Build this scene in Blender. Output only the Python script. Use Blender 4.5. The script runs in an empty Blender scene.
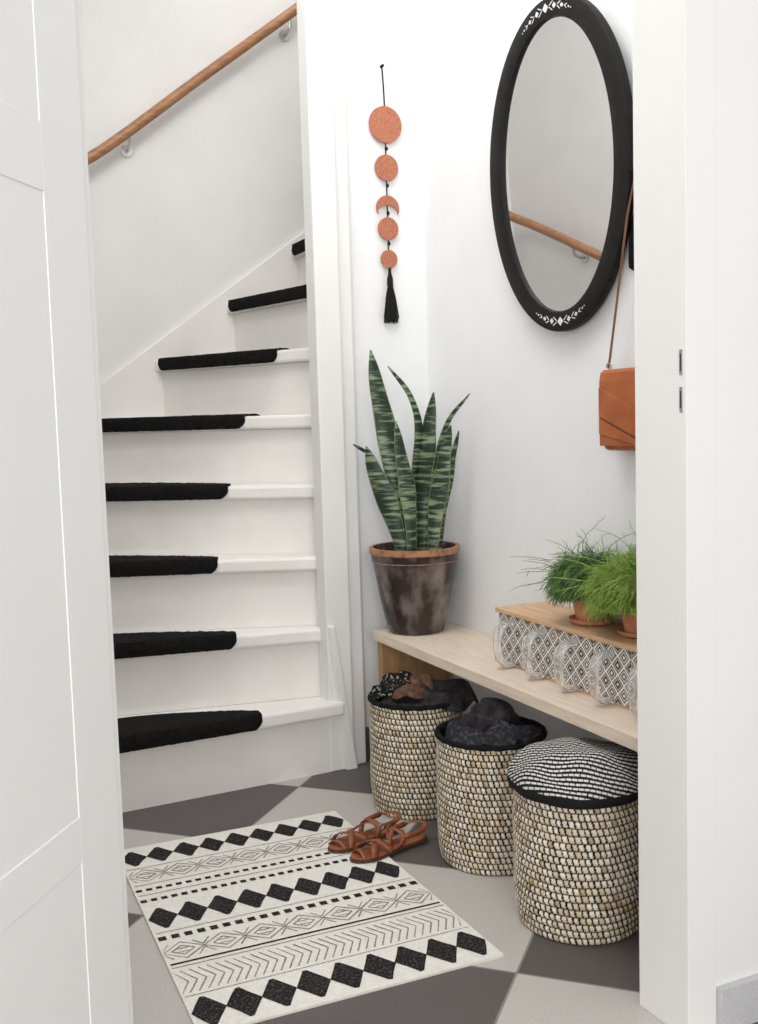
import bpy, bmesh, math, random
from mathutils import Vector, Matrix, noise
random.seed(7)
S = bpy.context.scene
COL = S.collection
WL = {}
R = math.radians
PI = math.pi

def lin(c):
    out = []
    for v in c[:3]:
        v = v/255.0
        out.append(v/12.92 if v <= 0.04045 else ((v+0.055)/1.055)**2.4)
    return (out[0], out[1], out[2], 1)

# ------------------------------------------------------------------ materials
def mk(name, c, rough=0.6, c2=None, scale=20, stretch=(1,1,1), bump=0.0, bscale=200, metal=0.0,
       lo=0.35, hi=0.65, spec=0.5, detail=4):
    m = bpy.data.materials.new(name); m.use_nodes = True
    nt = m.node_tree; b = nt.nodes['Principled BSDF']
    b.inputs['Base Color'].default_value = lin(c)
    b.inputs['Roughness'].default_value = rough
    b.inputs['Metallic'].default_value = metal
    b.inputs['Specular IOR Level'].default_value = spec
    tc = nt.nodes.new('ShaderNodeTexCoord')
    mp = nt.nodes.new('ShaderNodeMapping'); mp.inputs['Scale'].default_value = stretch
    nt.links.new(tc.outputs['Object'], mp.inputs['Vector'])
    n = nt.nodes.new('ShaderNodeTexNoise'); n.inputs['Scale'].default_value = scale
    n.inputs['Detail'].default_value = detail
    nt.links.new(mp.outputs[0], n.inputs['Vector'])
    r = nt.nodes.new('ShaderNodeValToRGB')
    r.color_ramp.elements[0].position = lo; r.color_ramp.elements[1].position = hi
    r.color_ramp.elements[0].color = lin(c)
    r.color_ramp.elements[1].color = lin(c2 if c2 else tuple(min(255, v*1.03) for v in c))
    nt.links.new(n.outputs['Fac'], r.inputs['Fac'])
    nt.links.new(r.outputs['Color'], b.inputs['Base Color'])
    if bump:
        n2 = nt.nodes.new('ShaderNodeTexNoise'); n2.inputs['Scale'].default_value = bscale
        nt.links.new(tc.outputs['Object'], n2.inputs['Vector'])
        bp = nt.nodes.new('ShaderNodeBump'); bp.inputs['Strength'].default_value = bump
        bp.inputs['Distance'].default_value = 0.004
        nt.links.new(n2.outputs['Fac'], bp.inputs['Height'])
        nt.links.new(bp.outputs[0], b.inputs['Normal'])
    return m

def mk_attr(name, rough=0.8, bump=0.0, bscale=400):
    m = bpy.data.materials.new(name); m.use_nodes = True
    nt = m.node_tree; b = nt.nodes['Principled BSDF']
    a = nt.nodes.new('ShaderNodeAttribute'); a.attribute_name = 'Col'
    nt.links.new(a.outputs['Color'], b.inputs['Base Color'])
    b.inputs['Roughness'].default_value = rough
    b.inputs['Specular IOR Level'].default_value = .2
    if bump:
        tc = nt.nodes.new('ShaderNodeTexCoord')
        n2 = nt.nodes.new('ShaderNodeTexNoise'); n2.inputs['Scale'].default_value = bscale
        nt.links.new(tc.outputs['Object'], n2.inputs['Vector'])
        bp = nt.nodes.new('ShaderNodeBump'); bp.inputs['Strength'].default_value = bump
        bp.inputs['Distance'].default_value = 0.002
        nt.links.new(n2.outputs['Fac'], bp.inputs['Height'])
        nt.links.new(bp.outputs[0], b.inputs['Normal'])
    return m

M = {}
M['wall'] = mk('wall_paint', (237,238,239), 0.75, (240,241,242), 6, bump=0.12, bscale=90)
M['wall_stair'] = mk('stair_wall_paint', (230,229,227), 0.8, (234,233,231), 5, bump=0.12, bscale=120)
M['ceil'] = mk('ceiling_paint', (242,242,241), 0.8)
M['gloss'] = mk('white_gloss_paint', (235,234,232), 0.5, (237,236,234), 4, bump=0.04, bscale=40, spec=.25)
M['step'] = mk('painted_step', (238,234,230), 0.5, (242,239,235), 8, bump=0.08, bscale=60, spec=.35)
M['mat'] = mk('black_fibre', (19,19,19), 0.95, (34,33,33), 180, bump=1.0, bscale=300, spec=0.1)
M['rail'] = mk('rail_wood', (150,104,70), 0.4, (178,130,92), 10, stretch=(1,8,8), bump=0.05)
M['steel'] = mk('brushed_steel', (190,190,190), 0.3, metal=1.0)
M['birch'] = mk('birch_wood', (218,200,180), 0.5, (230,214,197), 9, stretch=(10,1,10), bump=0.05)
M['brownwood'] = mk('brown_wood', (168,128,90), 0.55, (186,148,108), 9, stretch=(8,8,1), bump=0.05)
M['boxwood'] = mk('oak_top', (196,156,118), 0.5, (214,178,142), 10, stretch=(9,1,9), bump=0.05)
M['plinth'] = mk('plinth_tile', (70,70,72), 0.6, (86,86,88), 200)
M['plinth_light'] = mk('plinth_tile_grey', (190,190,192), 0.6, (202,202,204), 200)
M['black'] = mk('black_lacquer', (15,15,15), 0.5, (24,23,23), 40, bump=0.2, bscale=120, spec=.25)
M['inlay'] = mk('bone_inlay', (226,224,220), 0.5)
M['copper'] = mk('copper_clay', (168,100,74), 0.6, (190,124,98), 220, bump=0.3, bscale=500, spec=.3)
M['thread'] = mk('black_thread', (16,15,15), 0.9)
M['pot'] = mk('aged_pot', (48,36,33), 0.2, (132,120,115), 15, stretch=(1,1,.6), lo=0.46, hi=0.68, bump=0.15, bscale=60, detail=9)
M['rimline'] = mk('rim_edge', (172,122,86), 0.5, (118,80,58), 55, lo=.45, hi=.65)
M['soil'] = mk('soil', (42,32,26), 0.95, (66,52,42), 120, bump=1.0, bscale=200)
M['terra'] = mk('terracotta', (206,142,106), 0.75, (190,122,88), 25, bump=0.1)
M['leather'] = mk('tan_leather', (160,88,48), 0.48, (176,102,60), 18, bump=0.15, bscale=160, spec=.3)
M['strapdark'] = mk('dark_strap_leather', (112,66,44), 0.5, (124,78,54), 18)
M['sandal'] = mk('sandal_leather', (124,70,45), 0.45, (150,90,60), 25, bump=0.15, bscale=160, spec=.35)
M['sole'] = mk('dark_sole', (74,46,34), 0.7)
M['darkcloth'] = mk('dark_cloth', (30,29,31), 0.9, (58,55,57), 40, bump=0.35, bscale=500, spec=0.2)
M['greyknit'] = mk('grey_knit', (42,42,45), 0.9, (92,91,94), 110, bump=0.4, bscale=500, spec=0.2, lo=.50, hi=.80, detail=2)
M['speckle'] = mk('speckled_shawl', (26,25,26), 0.9, (150,146,140), 130, bump=0.4, bscale=500, spec=0.1, lo=.58, hi=.66, detail=2)
M['brownknit'] = mk('brown_knit', (80,58,48), 0.9, (116,88,74), 60, bump=0.4, bscale=500, spec=0.1)
M['blackcloth'] = mk('black_canvas', (17,17,18), 0.9, (26,26,28), 50, bump=0.4, bscale=200, spec=0.15)
M['fernA'] = mk('deep_green_stem', (58,94,48), 0.6, (110,140,78), 60)
M['fernB'] = mk('bright_green_stem', (106,140,50), 0.6, (162,184,90), 60)
M['rug'] = mk('cotton_rug', (230,226,218), 0.95, (238,235,228), 120, bump=0.6, bscale=420, spec=0.1)
M['rugblack'] = mk('rug_print', (38,36,36), 0.95, (108,104,100), 200, lo=.50, hi=.82, spec=0.1, detail=6)
M['ruggrey'] = mk('rug_print_grey', (104,100,95), 0.95, (172,167,161), 240, spec=0.1)
M['hole'] = mk('dark_slot', (50,50,50), 0.6)
M['weave'] = mk_attr('woven_seagrass', 0.8, 0.4, 500)
M['knitstripe'] = mk_attr('striped_knit', 0.95, 0.5, 400)
M['drawerface'] = mk_attr('printed_drawer', 0.5)

m = bpy.data.materials.new('mirror_glass'); m.use_nodes = True
b = m.node_tree.nodes['Principled BSDF']; b.inputs['Metallic'].default_value = 1
b.inputs['Roughness'].default_value = 0.01; b.inputs['Base Color'].default_value = (.95,.95,.95,1)
M['mirror'] = m
m = bpy.data.materials.new('clear_glass'); m.use_nodes = True
b = m.node_tree.nodes['Principled BSDF']; b.inputs['Roughness'].default_value = 0.03
b.inputs['Transmission Weight'].default_value = 0.84; b.inputs['Base Color'].default_value = (.98,.98,.98,1); b.inputs['IOR'].default_value = 1.45
M['glass'] = m

m = bpy.data.materials.new('banded_leaf'); m.use_nodes = True
nt = m.node_tree; b = nt.nodes['Principled BSDF']; b.inputs['Roughness'].default_value = 0.4
tc = nt.nodes.new('ShaderNodeTexCoord'); mp = nt.nodes.new('ShaderNodeMapping'); mp.inputs['Scale'].default_value = (14,14,110)
nt.links.new(tc.outputs['Object'], mp.inputs['Vector'])
n = nt.nodes.new('ShaderNodeTexNoise'); n.inputs['Scale'].default_value = 1.0; n.inputs['Detail'].default_value = 2.5
nt.links.new(mp.outputs[0], n.inputs['Vector'])
r = nt.nodes.new('ShaderNodeValToRGB')
r.color_ramp.elements[0].position = .48; r.color_ramp.elements[0].color = lin((26,46,33))
r.color_ramp.elements[1].position = .61; r.color_ramp.elements[1].color = lin((128,145,110))
nt.links.new(n.outputs['Fac'], r.inputs['Fac']); nt.links.new(r.outputs[0], b.inputs['Base Color'])
M['leaf'] = m
M['leafedge'] = mk('leaf_plain', (88,106,64), 0.45, (130,142,94), 20)

def floor_mat():
    s = 0.3875; x0, y0 = 0.963, 1.539
    m = bpy.data.materials.new('checker_tiles'); m.use_nodes = True
    nt = m.node_tree; b = nt.nodes['Principled BSDF']; L = nt.links
    g = nt.nodes.new('ShaderNodeNewGeometry')
    mp = nt.nodes.new('ShaderNodeMapping')
    k = 1/s
    mp.inputs['Scale'].default_value = (k,k,0)
    mp.inputs['Rotation'].default_value = (0,0,-PI/4)
    c = math.cos(PI/4)
    mp.inputs['Location'].default_value = (-(x0+y0)*c*k, -(y0-x0)*c*k, 0.5)
    L.new(g.outputs['Position'], mp.inputs['Vector'])
    ch = nt.nodes.new('ShaderNodeTexChecker'); ch.inputs['Scale'].default_value = 1.0
    L.new(mp.outputs[0], ch.inputs['Vector'])
    ns = nt.nodes.new('ShaderNodeTexNoise'); ns.inputs['Scale'].default_value = 320; ns.inputs['Detail'].default_value = 3
    L.new(g.outputs['Position'], ns.inputs['Vector'])
    def ramp(a, bb):
        r = nt.nodes.new('ShaderNodeValToRGB'); r.color_ramp.elements[0].position=.35; r.color_ramp.elements[1].position=.65
        r.color_ramp.elements[0].color = lin(a); r.color_ramp.elements[1].color = lin(bb)
        L.new(ns.outputs['Fac'], r.inputs['Fac']); return r
    dk = ramp((80,76,74),(96,91,88)); lt = ramp((180,174,169),(196,191,187))
    mx = nt.nodes.new('ShaderNodeMix'); mx.data_type='RGBA'
    L.new(ch.outputs['Fac'], mx.inputs['Factor'])
    L.new(lt.outputs[0], mx.inputs[6]); L.new(dk.outputs[0], mx.inputs[7])
    sep = nt.nodes.new('ShaderNodeSeparateXYZ'); L.new(mp.outputs[0], sep.inputs[0])
    outs = []
    for ax in ('X','Y'):
        f = nt.nodes.new('ShaderNodeMath'); f.operation='FRACT'; L.new(sep.outputs[ax], f.inputs[0])
        a = nt.nodes.new('ShaderNodeMath'); a.operation='SUBTRACT'; a.inputs[1].default_value=.5; L.new(f.outputs[0], a.inputs[0])
        d = nt.nodes.new('ShaderNodeMath'); d.operation='ABSOLUTE'; L.new(a.outputs[0], d.inputs[0])
        e = nt.nodes.new('ShaderNodeMath'); e.operation='GREATER_THAN'; e.inputs[1].default_value=.4945; L.new(d.outputs[0], e.inputs[0])
        outs.append(e)
    mxx = nt.nodes.new('ShaderNodeMath'); mxx.operation='MAXIMUM'
    L.new(outs[0].outputs[0], mxx.inputs[0]); L.new(outs[1].outputs[0], mxx.inputs[1])
    gm = nt.nodes.new('ShaderNodeMix'); gm.data_type='RGBA'
    L.new(mxx.outputs[0], gm.inputs['Factor']); L.new(mx.outputs[2], gm.inputs[6]); gm.inputs[7].default_value = lin((132,127,122))
    L.new(gm.outputs[2], b.inputs['Base Color'])
    b.inputs['Roughness'].default_value = .55
    return m
M['floor'] = floor_mat()

# ------------------------------------------------------------------ geometry helpers
def obj(name, bm, mats, parent=None, origin=None, smooth=False, bevel=0, angle=40, recalc=True, colors=None):
    if parent is not None: o_ = WL[parent.name].copy()
    else: o_ = Vector(origin if origin else (0,0,0))
    if o_.length > 0: bmesh.ops.translate(bm, verts=bm.verts[:], vec=-o_)
    if recalc: bmesh.ops.recalc_face_normals(bm, faces=bm.faces[:])
    me = bpy.data.meshes.new(name); bm.to_mesh(me); bm.free()
    if not isinstance(mats, (list,tuple)): mats = [mats]
    for mm in mats: me.materials.append(mm)
    if smooth:
        for p in me.polygons: p.use_smooth = True
        try: me.set_sharp_from_angle(angle=R(angle))
        except Exception: pass
    if colors:
        ca = me.color_attributes.new('Col','FLOAT_COLOR','POINT')
        flat = []
        for c in colors: flat += [c[0],c[1],c[2],1.0]
        ca.data.foreach_set('color', flat)
    o = bpy.data.objects.new(name, me); COL.objects.link(o)
    if parent is not None: o.parent = parent
    else: o.location = o_
    WL[o.name] = o_
    if bevel:
        md = o.modifiers.new('Bevel','BEVEL'); md.width = bevel; md.segments = 2; md.limit_method='ANGLE'; md.angle_limit=R(40)
    return o

def tag(o, label, cat, group=None):
    o['label'] = label; o['category'] = cat
    if group: o['group'] = group
    return o

def thing(name, label, cat, loc, group=None):
    o = bpy.data.objects.new(name, None); COL.objects.link(o); o.location = loc
    o.empty_display_size = .05
    WL[o.name] = Vector(loc)
    return tag(o, label, cat, group)

def struct(name, bm, mat, **k):
    o = obj(name, bm, mat, **k); o['kind'] = 'structure'; return o

def B(): return bmesh.new()

def box(bm, x0,x1,y0,y1,z0,z1, mi=0):
    v = [bm.verts.new((x,y,z)) for z in (z0,z1) for x,y in ((x0,y0),(x1,y0),(x1,y1),(x0,y1))]
    fs = [(0,3,2,1),(4,5,6,7),(0,1,5,4),(1,2,6,5),(2,3,7,6),(3,0,4,7)]
    for f in fs:
        q = bm.faces.new([v[i] for i in f]); q.material_index = mi

def prism(bm, pts, f, mi=0):
    f = Vector(f)
    a = [bm.verts.new(p) for p in pts]; b2 = [bm.verts.new(Vector(p)+f) for p in pts]
    n = len(pts)
    bm.faces.new(a[::-1]).material_index = mi; bm.faces.new(b2).material_index = mi
    for i in range(n):
        bm.faces.new([a[i], a[(i+1)%n], b2[(i+1)%n], b2[i]]).material_index = mi

def tube(bm, pts, r, seg=8, mi=0, closed=False, flat=None):
    pts = [Vector(p) for p in pts]; n = len(pts)
    if not isinstance(r,(list,tuple)): r = [r]*n
    rings = []; prev = None
    for i,p in enumerate(pts):
        if closed: t = pts[(i+1)%n]-pts[(i-1)%n]
        else: t = pts[min(i+1,n-1)]-pts[max(i-1,0)]
        if t.length < 1e-9: t = Vector((0,0,1))
        t.normalize()
        if prev is None:
            u = t.orthogonal().normalized() if flat is None else (Vector(flat)-t*Vector(flat).dot(t)).normalized()
        else:
            u = prev - t*prev.dot(t)
            u = u.normalized() if u.length>1e-6 else t.orthogonal().normalized()
        prev = u; w = t.cross(u)
        ring = []
        for k in range(seg):
            a = 2*PI*k/seg
            ra = r[i]; rb = r[i]
            if flat is not None: ra = r[i]*0.28
            ring.append(bm.verts.new(p + u*math.cos(a)*ra + w*math.sin(a)*rb))
        rings.append(ring)
    m_ = n if closed else n-1
    for i in range(m_):
        a = rings[i]; b2 = rings[(i+1)%n]
        for k in range(seg):
            bm.faces.new([a[k],a[(k+1)%seg],b2[(k+1)%seg],b2[k]]).material_index = mi
    if not closed:
        bm.faces.new(rings[0][::-1]).material_index = mi; bm.faces.new(rings[-1]).material_index = mi

def lathe(bm, c, prof, seg=48, mi=0, cap=True):
    rings = []
    for (r_, z) in prof:
        rings.append([bm.verts.new((c[0]+r_*math.cos(2*PI*k/seg), c[1]+r_*math.sin(2*PI*k/seg), z)) for k in range(seg)])
    for i in range(len(rings)-1):
        for k in range(seg):
            f = bm.faces.new([rings[i][k],rings[i][(k+1)%seg],rings[i+1][(k+1)%seg],rings[i+1][k]])
            f.material_index = mi(i) if callable(mi) else mi
    if cap:
        bm.faces.new(rings[0][::-1]); bm.faces.new(rings[-1])

def catmull(ps, n):
    ps = [Vector(p) for p in ps]
    P = [2*ps[0]-ps[1]] + ps + [2*ps[-1]-ps[-2]]
    out = []; m_ = len(ps)-1
    for i in range(n+1):
        t = i/n*m_; k = min(int(t), m_-1); u = t-k
        a,b_,c,d = P[k],P[k+1],P[k+2],P[k+3]
        out.append(0.5*((2*b_)+(c-a)*u+(2*a-5*b_+4*c-d)*u*u+(3*b_-a-3*c+d)*u**3))
    return out

# ------------------------------------------------------------------ camera
H = 1.0; F = 1050.0
yaw, pit, rol = R(25), R(5.15), R(1.7)
d = Vector((math.sin(yaw)*math.cos(pit), math.cos(yaw)*math.cos(pit), -math.sin(pit)))
r0 = Vector((math.cos(yaw), -math.sin(yaw), 0)); up0 = r0.cross(d)
rt = r0*math.cos(rol) - up0*math.sin(rol); up = r0*math.sin(rol) + up0*math.cos(rol)
cam = bpy.data.cameras.new('camera'); cam.sensor_fit='HORIZONTAL'; cam.sensor_width = 36; cam.lens = 36*F/758
co = bpy.data.objects.new('camera', cam); COL.objects.link(co)
mtx = Matrix(((rt.x,up.x,-d.x,0),(rt.y,up.y,-d.y,0),(rt.z,up.z,-d.z,H),(0,0,0,1)))
co.matrix_world = mtx; cam.clip_start = .02
S.camera = co

# ------------------------------------------------------------------ room shell
WX = 1.46; BY = 2.76; FY = 3.65; LX = 0.19; CH = 3.0
bm = B(); box(bm, -1.6, 2.6, -1.6, 3.75, -.06, 0); struct('floor', bm, M['floor'])
bm = B(); box(bm, LX-.1, 2.6, 1.25, 3.75, CH, CH+.08); struct('ceiling', bm, M['ceil'])
bm = B(); box(bm, WX, WX+.1, 1.356, BY+.08, 0, CH); struct('wall_right', bm, M['wall'])
bm = B(); box(bm, 1.215, WX, BY, BY+.08, 0, CH); struct('wall_back', bm, M['wall'])
bm = B(); box(bm, LX-.1, 2.6, FY, FY+.1, 0, CH); struct('wall_stair', bm, M['wall_stair'])
bm = B(); box(bm, LX-.1, LX, 1.356, FY, 0, CH); struct('wall_left', bm, M['wall_stair'])
bm = B(); box(bm, WX+.1, 2.6, BY, BY+.08, 0, CH); struct('wall_stairwell', bm, M['wall_stair'])
bm = B(); box(bm, 2.5, 2.6, BY+.08, FY, 0, CH); struct('wall_stair_end', bm, M['wall_stair'])
bm = B()
box(bm, 1.148, 2.6, 1.238, 1.356, 0, CH); box(bm, -1.6, .206, 1.25, 1.356, 0, CH); box(bm, .206, 1.148, 1.25, 1.356, 2.14, CH)
struct('wall_front', bm, M['gloss'])
bm = B(); box(bm, 1.090, 1.148, 1.2365, 1.356, 0, 2.11)
struct('trim_1', bm, M['gloss'], bevel=.0012)
bm = B(); box(bm, .206, .230, 1.25, 1.356, 0, 2.11); box(bm, .161, .217, 1.237, 1.25, 0, 2.16)
struct('trim_2', bm, M['gloss'], bevel=.002)
bm = B(); box(bm, .206, 1.148, 1.25, 1.356, 2.11, 2.14); box(bm, .161, 1.152, 1.237, 1.25, 2.14, 2.2)
struct('trim_3', bm, M['gloss'], bevel=.002)
bm = B(); box(bm, 1.086, 1.160, 2.70, 2.765, 0, CH); box(bm, 1.160, 1.206, 2.722, 2.84, 0, CH); box(bm, 1.206, 1.222, 2.748, 2.84, .096, CH)
struct('trim_4', bm, M['gloss'], bevel=.004)
bm = B(); prism(bm, [(1.088,2.690,.42),(1.108,2.690,.42),(1.165,2.690,0),(1.13,2.690,0)], (0,.012,0))
struct('trim_5', bm, M['gloss'], bevel=.003)
bm = B(); box(bm, 1.206, WX, BY-.022, BY, 0, .095); struct('baseboard_back', bm, M['plinth'], bevel=.002)
bm = B(); box(bm, WX-.012, WX, 1.36, BY-.022, 0, .095); struct('baseboard_right', bm, M['plinth'], bevel=.002)
bm = B(); box(bm, 1.149, 2.6, 1.226, 1.238, 0, .075); struct('baseboard_front', bm, M['plinth_light'], bevel=.001)

# door leaf, open towards the camera on the left
bm = B()
zs = [(.0,.2),(.53,.58),(1.24,1.31),(2.0,2.09)]
box(bm, 0, .09, -.04, 0, .005, 2.09); box(bm, .74, .83, -.04, 0, .005, 2.09)
for a_,b_ in zs: box(bm, .09, .74, -.04, 0, max(a_,.005), b_)
door = struct('door_1', bm, M['gloss'], bevel=.0006)
bm = B()
for a_,b_ in ((.2,.53),(.58,1.24),(1.31,2.0)): box(bm, .09, .74, -.03, -.0012, a_, b_)
obj('panel', bm, M['gloss'], parent=door)
bm = B(); tube(bm, [(.77,0,1.05),(.77,.045,1.05),(.66,.05,1.05)], .009, 10)
obj('door_handle', bm, M['steel'], parent=door, smooth=True)
door.location = (.217,1.208,0); door.rotation_euler = (0,0,math.atan2(-.8,-.6))

# strike plate
sp = thing('strike_plate', 'small steel strike plate with two slots set in the right door jamb', 'strike plate', (1.09,1.247,.98))
for z0,z1 in ((.994,1.032),(1.05,1.088)):
    bm = B(); box(bm, 1.0888, 1.090, 1.2445, 1.2505, z0, z1); obj('plate', bm, M['steel'], parent=sp)
    bm = B(); box(bm, 1.0882, 1.0888, 1.2465, 1.2488, z0+.006, z1-.006); obj('slot', bm, M['hole'], parent=sp)

# ------------------------------------------------------------------ staircase
h = .203
IN = [(1.127,2.705),(1.12,2.768),(1.12,2.790),(1.13,2.835),(1.17,2.87),(1.27,2.90),(1.33,2.90),(1.39,2.87),(1.62,2.86)]
OU = [(LX,2.675),(LX,2.93),(LX,3.16),(LX,3.445),(.45,FY),(.875,FY),(1.145,FY),(1.40,FY),(1.64,FY)]
def clampw(p): return (max(p[0],LX+.001), min(p[1],FY-.001))
st = thing('staircase', 'white painted winding staircase turning right behind the tall post', 'staircase', (.65,2.7,0))
mats_spec = []
for n in range(8):
    I = Vector(IN[n]); O = Vector(OU[n]); I2 = Vector(IN[n+1]); O2 = Vector(OU[n+1])
    t = (O-I).normalized(); nrm = Vector((t.y,-t.x))
    if nrm.dot((I2+O2)/2-(I+O)/2) > 0: nrm = -nrm
    z = h*(n+1); zp = h*n
    a = clampw(I+nrm*.025); b_ = clampw(O+nrm*.025)
    poly = [a, b_]
    if n == 3: poly.append((LX+.001,FY-.001))
    poly += [clampw(O2-nrm*.005), clampw(I2-nrm*.005)]
    bm = B(); prism(bm, [(p[0],p[1],z-.04) for p in poly], (0,0,.04))
    obj('tread', bm, M['step'], parent=st, bevel=.008)
    bk = -nrm
    bm = B(); q = [clampw(I), clampw(O), clampw(O+bk*.015), clampw(I+bk*.015)]
    prism(bm, [(p[0],p[1],zp) for p in q], (0,0,z-.041-zp))
    obj('riser', bm, M['step'], parent=st)
    mats_spec.append((I,O,I2,O2,nrm,z))
bm = B(); prism(bm, [(LX+.001,FY-.016,.7),(LX+.001,FY-.016,.98),(.45,FY-.016,1.05),(.671,FY-.016,1.14),(1.9,FY-.016,2.02),(1.9,FY-.016,1.55),(.8,FY-.016,.7)], (0,.015,0))
obj('wall_string', bm, M['step'], parent=st, bevel=.003)
bm = B(); prism(bm, [(LX+.001,2.67,.0),(LX+.001,2.67,.4),(LX+.001,FY-.02,.98),(LX+.001,FY-.02,.0)], (.014,0,0))
obj('wall_string', bm, M['step'], parent=st, bevel=.003)

krange = [(.268,.93),(.285,.93),(.30,.93),(.235,.93),(.236,.93),(.315,.965),(.14,.965),(.1,.96)]
ords = ['lowest','second','third','fourth','fifth','sixth','seventh','eighth']
for n,(I,O,I2,O2,nrm,z) in enumerate(mats_spec):
    k0,k1 = krange[n]; N = 110; th = .007
    bm = B(); sects = []
    for i in range(N+1):
        u = i/N; k = k0+(k1-k0)*u
        P = I+(O-I)*k; Q = I2+(O2-I2)*k
        sh = max(.0, math.sin(PI*u))**.60
        if n >= 4: sh = min(1, (u/.25)**.5) if u<.25 else (1 if u<.9 else max(.2,((1-u)/.1))**.5)
        rear = P+(Q-P)*(.84*sh) if sh>0 else P+(Q-P)*.02
        fz_ = lambda a, b2: noise.noise(Vector((i*1.9,n*3.1+b2,a)))*.0016
        fr = P+nrm*.0264
        e = min(1, min(u,1-u)/.03)**.6
        zl = z-.016-.021*e
        inn = P+nrm*.0255
        pts = [ (inn, zl+fz_(0,1)), (fr+nrm*.003, zl+fz_(1,1)), (fr+nrm*(.001+.004*e+fz_(2,1)), z-.022*e), (fr+nrm*(.001+.004*e+fz_(3,2)), z-.010*e), (fr+nrm*.002*e, z+th*.7+fz_(4,2)), (fr-nrm*.012, z+th+fz_(5,3)) ]
        for jj in range(1,8):
            q = (fr-nrm*.012).lerp(rear, jj/8)
            pts.append((q, z+th+noise.noise(Vector((q.x*90,q.y*90,n)))*.0022))
        pts += [(rear, z+th*.5), (rear, z+.0005), (inn, z+.0005)]
        sects.append([bm.verts.new((max(p.x,LX+.016),min(p.y,FY-.018),zz)) for p,zz in pts])
    for i in range(N):
        a,b_ = sects[i],sects[i+1]; L_ = len(a)
        for k in range(L_): bm.faces.new([a[k],a[(k+1)%L_],b_[(k+1)%L_],b_[k]])
    bm.faces.new(sects[0]); bm.faces.new(sects[-1][::-1])
    c = (I+O)/2
    tag(obj('stair_mat', bm, M['mat'], origin=(c.x,c.y,z), smooth=True, angle=70), 'black fibre stair mat wrapped over the %s step from the floor' % ords[n], 'stair mat', 'black mats on the stair treads')

# handrail
hr = thing('handrail', 'round wooden handrail on metal brackets climbing the stair wall', 'handrail', (.8,FY,1.95))
yr = 3.59
RP = [(.25,2.55,1.20),(.25,2.9,1.375),(.25,3.18,1.515),(.25,3.42,1.632),(.265,3.55,1.695),(.33,yr,1.738),(.50,yr,1.80),(.68,yr,1.884),(1.05,yr,2.168),(1.393,yr,2.43),(1.9,yr,2.82)]
bm = B(); tube(bm, catmull(RP,80), .0175, 14)
obj('rail', bm, M['rail'], parent=hr, smooth=True)
for (x,y,z) in ((.40,yr,1.764),(.80,yr,1.976),(1.385,yr,2.424)):
    bm = B()
    tube(bm, [(x,FY-.001,z-.055),(x,FY-.03,z-.055),(x,yr+.004,z-.045),(x,yr,z-.017)], .006, 8)
    tube(bm, [(x,FY,z-.055),(x,FY-.006,z-.055)], .02, 16)
    obj('bracket', bm, M['steel'], parent=hr, smooth=True)
x,y,z = .25,3.24,1.544
bm = B(); tube(bm, [(LX+.001,y,z-.055),(LX+.03,y,z-.055),(x-.004,y,z-.045),(x,y,z-.017)], .006, 8)
tube(bm, [(LX,y,z-.055),(LX+.006,y,z-.055)], .02, 16)
obj('bracket', bm, M['steel'], parent=hr, smooth=True)

# ------------------------------------------------------------------ mirror
cy, cz = 2.034, 1.553; ay, az = .252, .368; iy, iz = .198, .321
mr = thing('oval_mirror', 'large oval wall mirror in a black frame with small white inlay', 'mirror', (WX,cy,cz-az))
bm = B(); NS = 96; prof = [(0,.0005),(0,.014),(.05,.018),(.12,.019),(.5,.0195),(.88,.019),(.95,.018),(1,.013),(1,.0005)]
rings = []
for i in range(NS):
    t = 2*PI*i/NS; ring = []
    for f,x in prof:
        ry = ay+(iy-ay)*f; rz = az+(iz-az)*f
        ring.append(bm.verts.new((WX-x, cy+ry*math.cos(t), cz+rz*math.sin(t))))
    rings.append(ring)
for i in range(NS):
    a,b_ = rings[i],rings[(i+1)%NS]
    for k in range(len(prof)): 
        k2 = (k+1)%len(prof)
        bm.faces.new([a[k],a[k2],b_[k2],b_[k]])
obj('frame', bm, M['black'], parent=mr, smooth=True)
bm = B()
f = [bm.verts.new((WX-.011, cy+(iy+.002)*math.cos(2*PI*i/NS), cz+(iz+.002)*math.sin(2*PI*i/NS))) for i in range(NS)]
g = [bm.verts.new((WX-.004, v.co.y, v.co.z)) for v in f]
bm.faces.new(f); bm.faces.new(g[::-1])
for i in range(NS): bm.faces.new([f[i],f[(i+1)%NS],g[(i+1)%NS],g[i]])
obj('mirror_glass', bm, M['mirror'], parent=mr)
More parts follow.
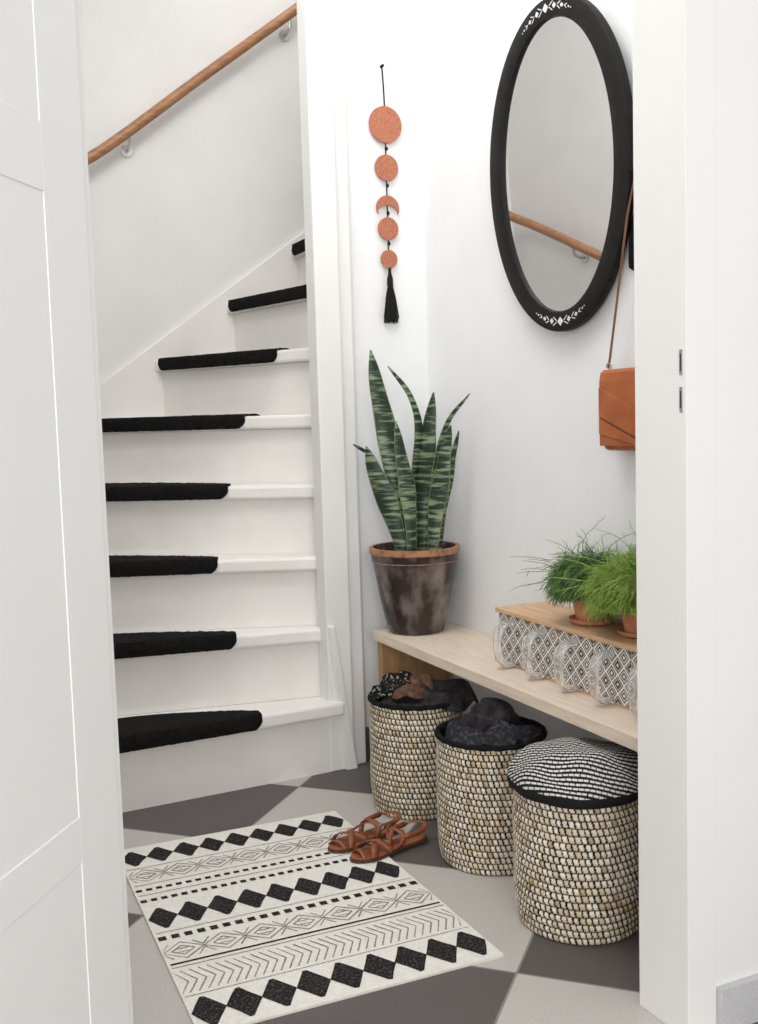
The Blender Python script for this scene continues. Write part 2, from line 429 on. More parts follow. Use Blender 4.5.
def ornament(sgn):
    bm = B()
    def pt(s, w):
        t = sgn*PI/2 + s
        ry = (ay+iy)/2 + w*.025; rz = (az+iz)/2 + w*.022
        return (WX-.0200, cy+ry*math.cos(t), cz+rz*math.sin(t))
    def poly(ps):
        vs = [bm.verts.new(pt(*p)) for p in ps]; q = bm.faces.new(vs)
        r_ = bmesh.ops.extrude_face_region(bm, geom=[q])
        for e in r_['geom']:
            if isinstance(e, bmesh.types.BMVert): e.co.x += .0008
    def dot(s, c, a, w): poly([(s+a*math.cos(k*PI/4), c+w*math.sin(k*PI/4)) for k in range(8)])
    def diamond(s, ws, ww, c=0): poly([(s-ws,c),(s,c-ww),(s+ws,c),(s,c+ww)])
    diamond(0,.046,.46)
    for s in (-1,1):
        for q in (-1,1):
            poly([(s*.050,q*.06),(s*.105,q*.44),(s*.122,q*.44),(s*.068,q*.06)])
        diamond(s*.138,.030,.30)
        for q in (-1,1):
            poly([(s*.180,q*.06),(s*.222,q*.36),(s*.238,q*.36),(s*.198,q*.06)])
        diamond(s*.256,.026,.22)
        poly([(s*.292,.0),(s*.325,.20),(s*.338,.20),(s*.310,.0),(s*.338,-.20),(s*.325,-.20)])
        dot(s*.362,0,.011,.09); dot(s*.395,0,.007,.06)
    return bm
for s in (1,-1): obj('inlay', ornament(s), M['inlay'], parent=mr)
mr.location = (WX-.0175, cy, cz-az); mr.rotation_euler = (0, -R(2.5), R(3.5))

# ------------------------------------------------------------------ moon wall hanging
X = 1.338; Y = 2.748
wh = thing('wall_hanging', 'moon phase wall hanging of terracotta discs with a black tassel', 'wall hanging', (X,BY,1.27))
bm = B(); tube(bm, [(X-.004,Y+.006,1.985),(X-.002,Y+.004,1.93),(X,Y+.004,1.87)], .0022, 6); tube(bm, [(X,Y+.005,1.875),(X,Y+.005,1.40)], .0018, 6)
for z in (1.757,1.655,1.578,1.493,1.42,1.413): tube(bm, [(X,Y,z-.006),(X,Y,z),(X,Y,z+.006)], [.002,.0055,.002], 8)
tube(bm, [(X-.004,BY,1.985),(X-.004,BY-.014,1.985)], .004, 8)
obj('cord', bm, M['thread'], parent=wh, smooth=True)
for z,rr in ((1.824,.051),(1.705,.0365),(1.535,.032),(1.450,.026)):
    bm = B(); N = 48
    prism(bm, [(X+rr*math.cos(2*PI*i/N), Y, z+rr*math.sin(2*PI*i/N)) for i in range(N)], (0,.005,0))
    obj('disc', bm, M['copper'], parent=wh, bevel=.001)
bm = B(); zc = 1.592; rr = .036; pts = []
for i in range(25):
    t = PI*(-.10)+PI*1.20*i/24; pts.append((X+rr*math.cos(t), Y, zc+rr*math.sin(t)))
for i in range(1,24):
    t = PI*1.10 - PI*1.20*i/24; pts.append((X+rr*.86*math.cos(t), Y, zc-.013+rr*.60*math.sin(t)))
prism(bm, pts, (0,.005,0)); obj('crescent', bm, M['copper'], parent=wh)
bm = B(); tube(bm, [(X,Y,1.412),(X,Y,1.395),(X,Y,1.375),(X,Y,1.368)], [.004,.0085,.009,.006], 10)
for i in range(90):
    a = random.uniform(0,2*PI); q = random.uniform(0,1)**.5
    tube(bm, [(X+q*.006*math.cos(a),Y+q*.004*math.sin(a),1.38),(X+q*.016*math.cos(a),Y+q*.007*math.sin(a),1.34),(X+q*.026*math.cos(a),Y+q*.007*math.sin(a),1.275+random.uniform(-.008,.01))], .0012, 4)
obj('tassel', bm, M['thread'], parent=wh, smooth=True)

# ------------------------------------------------------------------ bench
be = thing('bench', 'long pale birch plank bench running along the right wall', 'bench', (1.34,2.0,0))
bm = B(); box(bm, 1.215, WX-.002, 1.37, 2.675, .372, .40); obj('bench_top', bm, M['birch'], parent=be, bevel=.002)
bm = B(); box(bm, 1.228, WX-.014, 2.645, 2.67, 0, .371); obj('end_panel', bm, M['brownwood'], parent=be, bevel=.002)
bm = B(); box(bm, 1.228, WX-.014, 1.38, 1.405, 0, .371); obj('end_panel', bm, M['brownwood'], parent=be, bevel=.002)

# ------------------------------------------------------------------ snake plant
PC = Vector((1.318,2.600,.401))
pl = thing('snake_plant', 'tall snake plant in an aged dark pot on the far end of the bench', 'potted plant', PC)
bm = B()
prof = [(.070,.4005),(.077,.403),(.089,.445),(.101,.505),(.111,.560),(.1175,.598),(.1200,.602),(.1225,.622),(.1260,.624),(.1265,.640),(.116,.640),(.112,.612),(.110,.60)]
lathe(bm, PC, prof, 64, mi=lambda i: 1 if i in (7,8,9) else 0)
tube(bm, [(PC.x+.1200*math.cos(t*PI/24),PC.y+.1200*math.sin(t*PI/24),.6015) for t in range(48)], .0014, 6, mi=1, closed=True)
obj('pot', bm, [M['pot'],M['rimline']], parent=pl, smooth=True, angle=30)
bm = B(); lathe(bm, PC, [(.110,.604),(.108,.618),(.05,.622),(.002,.624)], 40); obj('soil', bm, M['soil'], parent=pl, smooth=True)
rr_ = Vector((.906,-.423,0)); ff_ = Vector((.423,.906,0)); KK = .00275
def LP(px,py,dd): return Vector((PC.x,PC.y,.636)) + rr_*((px-410)*KK) + Vector((0,0,(545-py)*KK)) + ff_*dd
def leaf(pts, wmax, twist=0, tip=.55, cup=.25):
    bm = B(); n = 26; cs = catmull(pts, n); rows = []
    for i,p in enumerate(cs):
        t = i/n
        tg = (cs[min(i+1,n)]-cs[max(i-1,0)]).normalized()
        a = twist*(0.6+.6*t)
        wd = (rr_*math.cos(a)+ff_*math.sin(a)); wd = (wd-tg*wd.dot(tg)).normalized(); nr = tg.cross(wd)
        if t < tip: w = wmax*(.42+.58*math.sin(PI/2*t/tip))
        else: w = wmax*max(.02, math.cos(PI/2*(t-tip)/(1-tip)))**.8
        row = []
        for s in (-1,-.90,-.45,0,.45,.90,1):
            row.append(bm.verts.new(p + wd*w*.5*s + nr*(cup*w*(s*s)*.5) + wd*math.sin(t*14+s)*.0018))
        rows.append(row)
    for i in range(n):
        for k in range(6):
            f = bm.faces.new([rows[i][k],rows[i][k+1],rows[i+1][k+1],rows[i+1][k]])
            f.material_index = 1 if k in (0,5) else 0
    o = obj('leaf', bm, [M['leaf'],M['leafedge']], parent=pl, smooth=True, recalc=False)
    md = o.modifiers.new('Solid','SOLIDIFY'); md.thickness = .0025; md.offset = 0
    return o
def base(px,dd): return LP(px,552,dd)
leaf([base(402,-.01), LP(396,490,-.01), LP(386,430,-.01), LP(378,385,-.02), LP(371,346,-.03)], .058, .25, .5)
leaf([base(412,.02), LP(413,480,.02), LP(418,430,.0), LP(410,392,-.02), LP(388,363,-.04)], .026, .5, .4)
leaf([base(418,.02), LP(421,490,.02), LP(426,440,.0), LP(433,389,-.01)], .056, -.35, .5)
leaf([base(426,-.02), LP(433,480,-.03), LP(444,425,-.05), LP(467,392,-.07)], .028, .6, .35)
leaf([base(398,-.03), LP(388,510,-.03), LP(375,475,-.035), LP(364,441,-.04)], .058, -.2, .5)
leaf([base(394,.0), LP(384,500,.0), LP(369,453,-.01), LP(351,439,-.03)], .016, .4, .35)
leaf([base(407,-.05), LP(406,500,-.05), LP(401,462,-.055), LP(394,417,-.06)], .046, .35, .5)
leaf([base(426,-.05), LP(432,505,-.05), LP(439,465,-.06), LP(448,422,-.07)], .052, -.5, .5)
leaf([base(434,-.02), LP(442,500,-.025), LP(450,460,-.035), LP(456,428,-.05)], .020, .2, .5)

# ------------------------------------------------------------------ drawer box on bench
db = thing('drawer_box', 'wooden box of small patterned drawers with clear handles on the bench', 'drawer box', (1.385,1.84,.4))
bx0, bx1, by0, by1, bz = 1.318, 1.455, 1.525, 2.15, .4005
bm = B()
box(bm, bx0-.012, bx1, by0-.004, by1+.004, .525, .535); box(bm, bx0-.004, bx1, by0, by1, bz, .406)
box(bm, bx1-.006, bx1, by0+.006, by1-.006, .406, .525)
pitch = (by1-by0-.004)/5
for i in range(6):
    yy = by0+pitch*i; box(bm, bx0-.004, bx1-.006, yy, yy+.004, .406, .525)
obj('case', bm, M['boxwood'], parent=db, bevel=.001)
for i in range(5):
    y0 = by0+pitch*i+.0048; y1 = by0+pitch*(i+1)-.0008
    bm = B(); nY, nZ = 120, 120; cols = []; grid = []
    wv = lin((238,234,228))[:3]; dv = lin((88,77,71))[:3]
    z0,z1 = .4065,.5245; cw = (y1-y0)/3; chh = (z1-z0)/3
    for a in range(nZ+1):
        row = []
        for c in range(nY+1):
            yy = y0+(y1-y0)*c/nY; zz = z0+(z1-z0)*a/nZ
            row.append(bm.verts.new((bx0-.005, yy, zz)))
            p = (yy-y0)/cw; q = (zz-z0)/chh
            fp = abs((p%1)-.5); fq = abs((q%1)-.5); dd = fp+fq
            lit = (.42<dd<.56) or (dd<.11) or (dd>.90) or (.24<dd<.32) or (.66<dd<.72)
            cols.append(wv if lit else dv)
        grid.append(row)
    for a in range(nZ):
        for c in range(nY): bm.faces.new([grid[a][c],grid[a][c+1],grid[a+1][c+1],grid[a+1][c]])
    dr = obj('drawer', bm, M['drawerface'], parent=db, colors=cols)
    md = dr.modifiers.new('Solid','SOLIDIFY'); md.thickness = .010; md.offset = -1
    ym = (y0+y1)/2; fx = bx0-.0045
    bm = B()
    path = [(fx,.512),(fx-.026,.510),(fx-.042,.500),(fx-.050,.482),(fx-.050,.442),(fx-.044,.420),(fx-.030,.405),(fx-.002,.404)]
    pin =  [(fx,.502),(fx-.023,.500),(fx-.035,.492),(fx-.041,.478),(fx-.041,.447),(fx-.036,.430),(fx-.026,.416),(fx-.002,.415)]
    path = [(x,max(z,.4045)) for x,z in path]
    n_ = len(path); hws = [.014,.014,.014,.0135,.013,.012,.011,.010]
    fr = [bm.verts.new((p[0],ym-hws[min(k,2*n_-1-k)],p[1])) for k,p in enumerate(path+pin[::-1])]
    bk = [bm.verts.new((p[0],ym+hws[min(k,2*n_-1-k)],p[1])) for k,p in enumerate(path+pin[::-1])]
    for k in range(n_-1):
        k2 = 2*n_-1-k
        bm.faces.new([fr[k],fr[k+1],fr[k2-1],fr[k2]]); bm.faces.new([bk[k],bk[k2],bk[k2-1],bk[k+1]])
    for k in range(2*n_):
        bm.faces.new([fr[k],bk[k],bk[(k+1)%(2*n_)],fr[(k+1)%(2*n_)]])
    obj('handle', bm, M['glass'], parent=dr, bevel=.0025, smooth=True, angle=50)

# ------------------------------------------------------------------ two small green plants
def wispy(label, c, mat, seed, spread, nst, lean, drange):
    random.seed(seed)
    t = thing('potted_plant', label, 'potted plant', c, 'small plants on the drawer box')
    z = c[2]
    bm = B(); lathe(bm, c, [(.034,z+.0005),(.046,z+.003),(.050,z+.012),(.047,z+.012),(.043,z+.006),(.01,z+.005)], 40)
    obj('saucer', bm, M['terra'], parent=t, smooth=True, angle=30)
    bm = B(); lathe(bm, c, [(.032,z+.006),(.034,z+.008),(.044,z+.062),(.048,z+.063),(.050,z+.084),(.046,z+.084),(.043,z+.076),(.01,z+.075)], 40)
    obj('pot', bm, M['terra'], parent=t, smooth=True, angle=30)
    bm = B()
    def lim(p):
        if p.x > WX-.006: p.x = WX-.006
        left = p.y-c[1]
        k = .058 if left < .014 else max(.006, .058-(left-.014)*1.5)
        if p.z < z+k: p.z = z+k+random.uniform(0,.014)
    for i in range(nst):
        a = random.uniform(0,2*PI); q = random.uniform(0,.044)
        p = Vector((c[0]+q*math.cos(a), c[1]+q*math.sin(a), z+.076+random.uniform(0,.03)))
        el = random.uniform(.1,1.55); L = spread*random.uniform(.65,1.0)
        long_ = random.random()<.007
        if long_: L *= 1.9
        dirv = Vector((math.cos(a)*math.cos(el)+lean[0], math.sin(a)*math.cos(el)+lean[1], math.sin(el)))
        pts = [p.copy()]; v = dirv.normalized(); dr_ = random.uniform(*drange)
        if long_: dr_ = .07
        for s in range(9):
            p = p + v*L/9
            v = (v + Vector((random.uniform(-.36,.36),random.uniform(-.36,.36),-dr_))).normalized()
            lim(p); pts.append(p.copy())
        tube(bm, pts, [.0008]*8+[.0006,.0004], 3)
        k = random.randint(2,7); p2 = pts[k].copy(); v2 = (pts[k+1]-pts[k]).normalized()+Vector((random.uniform(-.9,.9),random.uniform(-.9,.9),random.uniform(-.6,.4)))
        v2.normalize(); pp = [p2]
        for s in range(3):
            p2 = p2+v2*spread/14; v2 = (v2+Vector((0,0,-.35))).normalized(); lim(p2)
            pp.append(p2.copy())
        tube(bm, pp, .0007, 3)
    obj('foliage', bm, mat, parent=t)
wispy('dark green wispy plant in terracotta pot, the full one on the drawer box', (1.384,1.875,.5355), M['fernA'], 3, .090, 3800, (-.08,.22), (.20,.36))
wispy('bright green wispy plant in terracotta pot half hidden by the door jamb', (1.390,1.715,.5355), M['fernB'], 9, .112, 4200, (-.10,.18), (.18,.32))
random.seed(5)

# ------------------------------------------------------------------ baskets
def basket(label, c, r, hh, seed):
    rnd = random.Random(seed)
    t = thing('woven_basket', label, 'basket', (c[0],c[1],0), 'woven baskets under the bench')
    rows, N, sa, sr = 20, 68, 7, 6
    bm = B(); cols = []; grid = []
    stc = [[(rnd.random(), rnd.uniform(-.08,.08)) for _ in range(N)] for _ in range(rows+1)]
    rowoff = [rnd.uniform(-.08,.08) for _ in range(rows+1)]
    cream = [lin((226,212,189))[:3], lin((238,229,211))[:3], lin((212,194,164))[:3], lin((192,168,134))[:3]]
    blk = lin((22,20,20))[:3]
    for j in range(rows*sr+1):
        rw = min(j//sr, rows-1); fz = (j/sr)-rw; z = hh*j/(rows*sr)
        zt = z/hh
        rad = r*(.94+.06*math.sin(min(1,zt*4)*PI/2))*(1-.02*max(0,zt-.7)/.3)
        ring = []
        for i in range(N*sa):
            a = 2*PI*i/(N*sa)
            ua = i/sa + .5*(rw%2) + rowoff[rw] + .30*fz + .12*noise.noise(Vector((math.cos(a)*6,math.sin(a)*6,rw*1.7)))
            ci = int(ua)%N; g = ua-math.floor(ua)
            rv, off = stc[rw][ci]
            on = (.12<=fz<=.99) and (g < .68+off)
            bump = math.sin(PI*min(1,max(0,fz)))*.0036 + (math.sin(PI*min(1,g/.68))*.0005 if g<.68 else 0)
            wob = .0025*noise.noise(Vector((math.cos(a)*3,math.sin(a)*3,z*14+seed)))
            q = rad+bump+wob-.004
            ring.append(bm.verts.new((c[0]+q*math.cos(a), c[1]+q*math.sin(a), z)))
            if on:
                col = cream[0] if rv<.45 else cream[1] if rv<.77 else cream[2] if rv<.94 else cream[3]
                sh = .86+.2*rnd.random(); cols.append(tuple(v*sh for v in col))
            else: cols.append(blk)
        grid.append(ring)
    n_ = N*sa
    for j in range(len(grid)-1):
        for i in range(n_): bm.faces.new([grid[j][i],grid[j][(i+1)%n_],grid[j+1][(i+1)%n_],grid[j+1][i]])
    bm.faces.new(grid[0][::-1])
    obj('body', bm, M['weave'], parent=t, smooth=True, angle=80, colors=cols)
    bm = B(); lathe(bm, c, [(r*.86,.01),(r*.93,.08),(r*.93,hh-.004)], 48, cap=False)
    bm.faces.new([bm.verts.new((c[0]+r*.85*math.cos(k*PI/12),c[1]+r*.85*math.sin(k*PI/12),.012)) for k in range(24)])
    obj('lining', bm, M['blackcloth'], parent=t, smooth=True)
    bm = B(); tube(bm, [(c[0]+(r*.965)*math.cos(k*PI/32),c[1]+(r*.965)*math.sin(k*PI/32),hh+.001+.0012*math.sin(k*2.1)) for k in range(64)], .0065, 8, closed=True)
    obj('rim', bm, M['blackcloth'], parent=t, smooth=True)
    return t
c1 = (1.188,2.358); c2 = (1.193,1.998); c3 = (1.190,1.662)
basket('woven black and cream basket farthest under the bench, holding brown and dark knits', c1, .122, .285, 1)
basket('woven black and cream basket in the middle, holding a dark grey scarf', c2, .125, .285, 2)
basket('woven black and cream basket nearest the door jamb, topped by a striped cushion', c3, .129, .285, 3)

def cloth(name, label, cat, c, rx, ry, rot, z0, dome, fold, mat, seed, drape=.02, freq=26):
    bm = B(); NR_, NA_ = 70, 190; rings = []
    cr, sr_ = math.cos(rot), math.sin(rot)
    for j in range(NR_+1):
        t = max(.001, j/NR_); ring = []
        for i in range(NA_):
            a = 2*PI*i/NA_
            out = 1+.22*noise.noise(Vector((math.cos(a)*1.3,math.sin(a)*1.3,seed*3.3)))+.05*noise.noise(Vector((math.cos(a)*4,math.sin(a)*4,seed*1.3)))
            lx = rx*t*out*math.cos(a); ly = ry*t*out*math.sin(a)
            x = c[0]+lx*cr-ly*sr_; y = c[1]+lx*sr_+ly*cr
            w = noise.noise(Vector((x*8,y*8,seed)))*3.0
            s1 = 1-abs(math.sin(lx*freq*1.9+w+ly*freq*.35))**.75      # narrow pleats
            s2 = abs(math.sin(lx*freq*.45-ly*freq*.7+w*.7+1))
            z = z0 + dome*(1-t**2.2) + fold*(s1*.9+s2*.45)*(1-.3*t**3) - drape*max(0,(t-.72)/.28)**1.8
            if x > 1.20: z = min(z, .3665)
            ring.append(bm.verts.new((x,y,z)))
        rings.append(ring)
    for j in range(NR_):
        for i in range(NA_): bm.faces.new([rings[j][i],rings[j][(i+1)%NA_],rings[j+1][(i+1)%NA_],rings[j+1][i]])
    bm.faces.new(rings[0][::-1])
    o = obj(name, bm, mat, origin=(c[0],c[1],z0), smooth=True, angle=85)
    md = o.modifiers.new('Solid','SOLIDIFY'); md.thickness = .003; md.offset = -1
    return tag(o, label, cat)
cloth('sweater','black knitted sweater filling the farthest basket to its rim','sweater', (c1[0],c1[1]), .105,.108,.4, .280,.006,.016, M['darkcloth'], 1)
cloth('shawl','black shawl with white speckles tucked at the left of the farthest basket','shawl', (c1[0]-.036,c1[1]+.045), .078,.050,.3, .302,.008,.026, M['speckle'], 2)
cloth('knit_hat','brown knitted hat on top of the farthest basket','hat', (c1[0]-.006,c1[1]-.006), .080,.040,.5, .304,.006,.030, M['brownknit'], 3)
cloth('scarf','dark scarf spilling over the right rim of the farthest basket','scarf', (c1[0]+.062,c1[1]-.050), .080,.078,.2, .290,.006,.032, M['darkcloth'], 4, drape=.030)
cloth('scarf','dark grey knitted scarf folded inside the rim of the middle basket','scarf', (c2[0]+.002,c2[1]+.002), .116,.112,1.0, .276,.004,.034, M['greyknit'], 5, drape=.012, freq=28)
cloth('sweater','black sweater folded on top of the grey scarf in the middle basket','sweater', (c2[0]+.016,c2[1]+.030), .095,.050,.5, .300,.004,.036, M['darkcloth'], 6, freq=26)

# striped cushion on near basket
bm = B(); cols = []; NR, NA = 190, 560; rr = .137; rings = []
wht = lin((212,210,206))[:3]; bk_ = lin((30,30,31))[:3]
prof = []
for j in range(NR+1):
    t = j/NR
    if t < .08: u = t/.08; prof.append((rr*(.93+.07*math.sin(PI/2*u)), .268+.014*u))
    else:
        u = (t-.08)/.92; prof.append((max(.0008, rr*max(0,math.cos(PI/2*u))**.80), .282+.068*math.sin(PI/2*u)**.9))
for j,(q,z) in enumerate(prof):
    ring = []
    for i in range(NA):
        a = 2*PI*i/NA
        qq = q*(1+.04*noise.noise(Vector((math.cos(a)*2,math.sin(a)*2,z*10))))
        x = c3[0]+qq*math.cos(a); y = c3[1]+qq*math.sin(a)
        zz = z
        if z > .287:
            f_ = min(1,(z-.287)/.03)
            zz += f_*(.014*noise.noise(Vector((x*11,y*11,2)))+.004*noise.noise(Vector((x*26,y*26,5))))
        if x > 1.205: zz = min(zz,.368)
        ring.append(bm.verts.new((x,y,zz)))
        fw = (x-c3[0])*.49+(y-c3[1])*.87; sd_ = (x-c3[0])*.87-(y-c3[1])*.49
        s_ = fw + .95*z - 1.6*(sd_-.03)**2 + .14*sd_ + .003*noise.noise(Vector((x*14,y*14,0)))
        sp_ = .0118; ph = ((s_+1)/sp_)%1
        dsh = ((sd_+1)/.0105 + .5*(int((s_+1)/sp_)%2))%1
        lit = (ph < .46 and dsh < .84) and z > .290
        cols.append(wht if lit else bk_)
    rings.append(ring)
for j in range(NR):
    for i in range(NA): bm.faces.new([rings[j][i],rings[j][(i+1)%NA],rings[j+1][(i+1)%NA],rings[j+1][i]])
bm.faces.new(rings[0][::-1]); bm.faces.new(rings[-1])
tag(obj('knit_cushion', bm, M['knitstripe'], origin=(c3[0],c3[1],.28), smooth=True, angle=80, colors=cols), 'round black cushion with dashed white stripes capping the nearest basket', 'cushion')

# ------------------------------------------------------------------ rug
cA, cB_, cC, cD = Vector((.425,2.432)),Vector((.975,2.412)),Vector((.973,1.597)),Vector((.400,1.612))
def ruv(u,v,z=0):
    p = cA.lerp(cB_,u).lerp(cD.lerp(cC,u),v); return Vector((p.x,p.y,z))
bm = B()
NU,NV = 20,30
top = [[bm.verts.new(ruv(i/NU,j/NV,.005)) for i in range(NU+1)] for j in range(NV+1)]
bot = [[bm.verts.new(ruv(i/NU,j/NV,.0003)) for i in range(NU+1)] for j in range(NV+1)]
for j in range(NV):
    for i in range(NU):
        bm.faces.new([top[j][i],top[j][i+1],top[j+1][i+1],top[j+1][i]]); bm.faces.new([bot[j][i],bot[j+1][i],bot[j+1][i+1],bot[j][i+1]])
for j in range(NV):
    bm.faces.new([top[j][0],top[j+1][0],bot[j+1][0],bot[j][0]]); bm.faces.new([top[j][NU],bot[j][NU],bot[j+1][NU],top[j+1][NU]])
for i in range(NU):
    bm.faces.new([top[0][i],bot[0][i],bot[0][i+1],top[0][i+1]]); bm.faces.new([top[NV][i],top[NV][i+1],bot[NV][i+1],bot[NV][i]])
def rp(ps, mi=1):
    try:
        f = bm.faces.new([bm.verts.new(ruv(min(.995,max(.005,u)),v,.0056)) for u,v in ps]); f.material_index = mi
    except Exception: pass
RW, RL = .56,.82
def stroke(a, b_, w, mi=1):
    ax,ay_ = a[0]*RW,a[1]*RL; bx_,by_ = b_[0]*RW,b_[1]*RL
    dx,dy = bx_-ax,by_-ay_; l = math.hypot(dx,dy) or 1; nx,ny = -dy/l*w/2, dx/l*w/2
    w2 = random.uniform(.8,1.2); nx*=w2; ny*=w2
    rp([((ax+nx)/RW,(ay_+ny)/RL),((bx_+nx)/RW,(by_+ny)/RL),((bx_-nx)/RW,(by_-ny)/RL),((ax-nx)/RW,(ay_-ny)/RL)], mi)
def diamonds(c, hv, n=9):
    for i in range(n):
        u = (i+.5)/n; w = .515/n; j = lambda: random.uniform(-.002,.002)
        rp([(u-w,c+j()),(u-w*.5,c-hv*.55+j()),(u-w*.12,c-hv+j()),(u+w*.12,c-hv+j()),(u+w*.5,c-hv*.55+j()),(u+w,c+j()),(u+w*.5,c+hv*.55+j()),(u+w*.12,c+hv+j()),(u-w*.12,c+hv+j()),(u-w*.5,c+hv*.55+j())])
def eyes(c, hv, n=7, mi=2):
    for i in range(n):
        u = (i+.5)/n; w = .5/n
        for s in (1,.55):
            q = [(u-w*s,c),(u,c-hv*s),(u+w*s,c),(u,c+hv*s)]
            for k in range(4): stroke(q[k],q[(k+1)%4],.0032,mi)
        for k in (-1,1):
            stroke((u-w*.25,c+k*hv*.2),(u+w*.25,c+k*hv*.2),.003,mi)
            stroke((u-w,c+k*hv*.2),(u-w*.6,c+k*hv*.9),.003,mi); stroke((u+w,c+k*hv*.2),(u+w*.6,c+k*hv*.9),.003,mi)
def dashes(c, hv, n, fill=.6):
    for i in range(n):
        u = (i+.2)/n; rp([(u,c-hv),(u+fill/n,c-hv),(u+fill/n,c+hv),(u,c+hv)])
def line(c, w, mi=1): stroke((.01,c),(.99,c),w,mi)
diamonds(.080,.052)
line(.152,.0026,2); eyes(.205,.040); line(.262,.0026,2)
dashes(.295,.007,26); line(.325,.0026,2); dashes(.360,.008,26)
diamonds(.468,.057)
line(.545,.0026,2); dashes(.575,.010,22)
eyes(.648,.040)
line(.705,.006); line(.722,.0026,2)
for i in range(34):
    u = i/34
    stroke((u,.740),(u+.040,.790),.003,2); stroke((u+.040,.790),(u,.838),.003,2)
line(.850,.0025,2)
diamonds(.922,.059)
tag(obj('rug', bm, [M['rug'],M['rugblack'],M['ruggrey']], origin=(.70,2.02,0), recalc=False), 'cream cotton rug with rows of black diamonds and tribal lines', 'rug')

# ------------------------------------------------------------------ sandals
def sandal(toe, heel, z0, mirror_, label):
    toe, heel = Vector(toe), Vector(heel)
    c = (toe+heel)/2; ax = (toe-heel); L = ax.length; ax.normalize(); sd = Vector((-ax.y,ax.x))*mirror_
    t = thing('sandal', label, 'sandal', (c.x,c.y,z0), 'pair of leather sandals')
    def P(u,v,z):
        q = heel+ax*(u*L)+sd*v*.88; return Vector((q.x,q.y,z0+z))
    half = [(0,0),(.01,.014),(.05,.024),(.15,.029),(.3,.028),(.42,.027),(.55,.033),(.7,.041),(.82,.040),(.92,.030),(.98,.015),(1,0)]
    out = [(u,v*.95) for u,v in half]+[(u,-v*(.8 if .3<u<.6 else .95)) for u,v in half[1:-1]][::-1]
    bm = B(); prism(bm, [P(u,v,.0) for u,v in out], (0,0,.006)); obj('sole', bm, M['sole'], parent=t, bevel=.001)
    bm = B(); prism(bm, [P(.01+u*.98,v*.96,.0062) for u,v in out], (0,0,.004)); obj('footbed', bm, M['sandal'], parent=t, bevel=.0015)
    def strap(pts, w):
        bm = B(); cs = catmull([P(*p) for p in pts], 22); rows = []
        for i,p in enumerate(cs):
            tg = (cs[min(i+1,22)]-cs[max(i-1,0)]).normalized(); up_ = Vector((0,0,1))
            wd = Vector((ax.x,ax.y,.0)); wd = wd - tg*wd.dot(tg)
            if wd.length < .3: wd = up_ - tg*up_.dot(tg)
            wd.normalize(); rows.append((p,wd))
        vs = []; pw = None
        for p,wd in rows:
            if pw and wd.dot(pw)<0: wd = -wd
            pw = wd
            vs.append([bm.verts.new(p-wd*w/2), bm.verts.new(p+wd*w/2)])
        for i in range(22): bm.faces.new([vs[i][0],vs[i][1],vs[i+1][1],vs[i+1][0]])
        o = obj('strap', bm, M['sandal'], parent=t, smooth=True, recalc=False)
        md = o.modifiers.new('Solid','SOLIDIFY'); md.thickness = .0022; md.offset = 0
    strap([(.82,.040,.009),(.78,.028,.024),(.68,-.004,.030),(.60,-.030,.020),(.57,-.036,.009)], .015)
    strap([(.82,-.040,.009),(.78,-.028,.024),(.68,.004,.034),(.60,.030,.020),(.57,.036,.009)], .015)
    strap([(.90,.028,.009),(.89,.008,.020),(.88,-.012,.020),(.88,-.032,.009)], .011)
    strap([(.45,.028,.009),(.40,.034,.027),(.38,.020,.038),(.40,-.002,.042),(.38,-.022,.038),(.38,-.034,.027),(.42,-.028,.009)], .013)
    strap([(.60,.030,.018),(.50,.010,.035),(.42,-.010,.040),(.38,-.030,.031)], .011)
    strap([(.38,.032,.030),(.16,.034,.033),(.02,.014,.036),(.0,-.004,.036),(.05,-.022,.035),(.18,-.034,.032),(.38,-.032,.030)], .013)
    bm = B(); q = P(.37,-.036,.034)
    tube(bm, [q+Vector((ax.x,ax.y,0))*.007*math.cos(k*PI/6)+Vector((0,0,.007*math.sin(k*PI/6))) for k in range(12)], .0012, 6, closed=True)
    obj('buckle', bm, M['steel'], parent=t, smooth=True)
sandal((.886,2.102),(1.096,2.150), .0062, 1, 'brown leather strappy sandal nearer the camera at the rug edge')
sandal((.864,2.176),(1.064,2.232), .0062, -1, 'brown leather strappy sandal nearer the stairs behind its twin')

# ------------------------------------------------------------------ shoulder bag + hook
bag = thing('shoulder_bag', 'tan leather shoulder bag hanging by a thin strap below the mirror', 'bag', (1.425,1.775,.915))
y0,y1 = 1.675,1.870
bm = B(); box(bm, 1.412,1.438,y0+.003,y1-.003,.914,1.078)
obj('body', bm, M['leather'], parent=bag, bevel=.010, smooth=True)
bm = B()
ym = (y0+y1)/2
sec = [(1.440,1.078),(1.437,1.087),(1.420,1.088),(1.411,1.081),(1.4075,1.062),(1.4065,1.0),(1.4075,.924),(1.4100,.924),(1.4095,1.0),(1.4105,1.058),(1.414,1.075),(1.421,1.082),(1.435,1.081),(1.4375,1.077)]
prism(bm, [(x,y0-.001,z) for x,z in sec], (0,y1-y0+.002,0))
obj('flap', bm, M['leather'], parent=bag, bevel=.001)
for quad in ([(y1-.0005,1.050),(y1-.0005,.988),(ym-.03,.942),(ym-.03,1.0)], [(y1-.0005,.984),(y1-.0005,.950),(ym-.03,.926),(ym-.03,.938)]):
    bm = B(); prism(bm, [(1.4044,a,b_) for a,b_ in quad], (.0030,0,0))
    obj('flap_panel', bm, M['leather'], parent=bag, bevel=.0010)
bm = B()
tube(bm, [(1.4044,y1-.002,.9865),(1.4044,ym-.03,.9405)], .0008, 5)
obj('stitching', bm, M['sole'], parent=bag)
hk = (1.415,1.750,1.487)
bm = B()
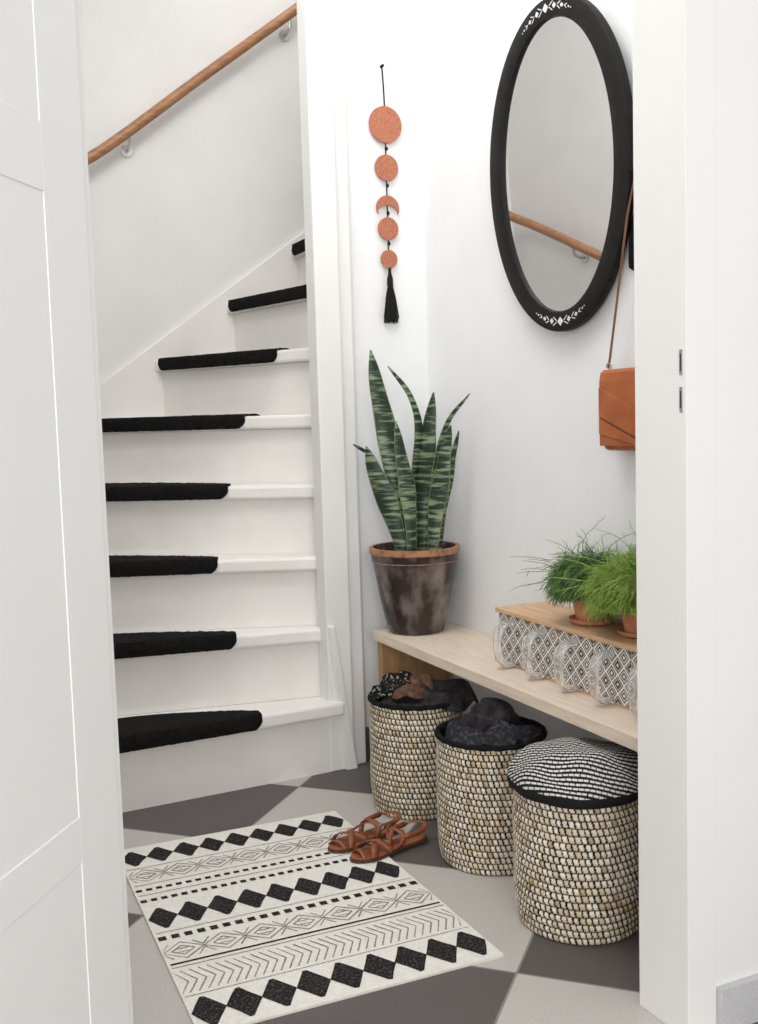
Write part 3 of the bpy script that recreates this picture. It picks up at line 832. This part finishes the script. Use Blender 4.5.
tube(bm, [(1.424,y1-.010,1.09),(1.424,y1-.016,1.11),(1.418,1.784,1.40),hk,(1.418,1.72,1.40),(1.424,y0+.016,1.11),(1.424,y0+.010,1.09)], .0042, 8, flat=(1,0,0))
obj('strap', bm, M['strapdark'], parent=bag, smooth=True)
for yy in (y1-.012,y0+.012):
    bm = B(); tube(bm, [(1.424,yy+.008*math.cos(k*PI/6),1.094+.008*math.sin(k*PI/6)) for k in range(12)], .0015, 6, closed=True)
    obj('ring', bm, M['steel'], parent=bag, smooth=True)
bm = B(); y,z = 1.750,1.487
tube(bm, [(WX-.0005,y,z+.03),(WX-.012,y,z+.016),(1.43,y,z-.006),(1.415,y,z-.007),(1.402,y,z+.006),(1.400,y,z+.018)], .005, 10)
tube(bm, [(WX,y,z+.03),(WX-.005,y,z+.03)], .014, 16)
tag(obj('wall_hook', bm, M['black'], origin=(WX,y,z), smooth=True), 'black wall hook that carries the tan bag strap', 'hook')
bm = B(); rings = []
for j in range(17):
    t = j/16; z = 1.478-.19*t; w = .026+.074*math.sin(PI*min(1,t*.60+.04))**.8; dp = .004+.005*math.sin(PI*t)
    if j == 16: w *= .8
    rings.append([bm.verts.new((1.450+dp*math.cos(a), 1.721+w*math.sin(a)*(1+.06*noise.noise(Vector((a*2,z*9,0)))), z)) for a in [2*PI*k/24 for k in range(24)]])
for j in range(16):
    for k in range(24): bm.faces.new([rings[j][k],rings[j][(k+1)%24],rings[j+1][(k+1)%24],rings[j+1][k]])
bm.faces.new(rings[0]); bm.faces.new(rings[-1][::-1])
tag(obj('cloth_pouch', bm, M['blackcloth'], origin=(1.450,1.721,1.3), smooth=True), 'black cloth pouch hanging on the wall right beside the mirror', 'pouch')

# ------------------------------------------------------------------ lights
def area(name, loc, target, size, power, col=(1,1,1)):
    l = bpy.data.lights.new(name,'AREA'); l.energy = power; l.size = size; l.color = col
    o = bpy.data.objects.new(name, l); COL.objects.link(o); o.location = loc
    o.rotation_euler = (Vector(target)-Vector(loc)).to_track_quat('-Z','Y').to_euler()
area('camera_side_fill', (-.60,-1.35,1.5), (1.2,2.2,.7), 1.8, 54, (1,.99,.975))  # added soft light from behind camera left; no window is modelled there
area('hall_overhead_fill', (.60,1.95,2.95), (.90,1.95,0), .9, 21, (.998,.995,.99))  # unseen fill added under the ceiling to brighten the hall, no fixture
area('stairwell_fill', (1.5,3.2,2.95), (1.2,3.2,0), .6, 4.5, (1,.98,.96))  # extra unseen fill so the closed stairwell does not go dark
w = bpy.data.worlds.new('world'); S.world = w; w.use_nodes = True
bg = w.node_tree.nodes['Background']; bg.inputs['Color'].default_value = (1,.992,.985,1); bg.inputs['Strength'].default_value = .75
S.view_settings.view_transform = 'Standard'
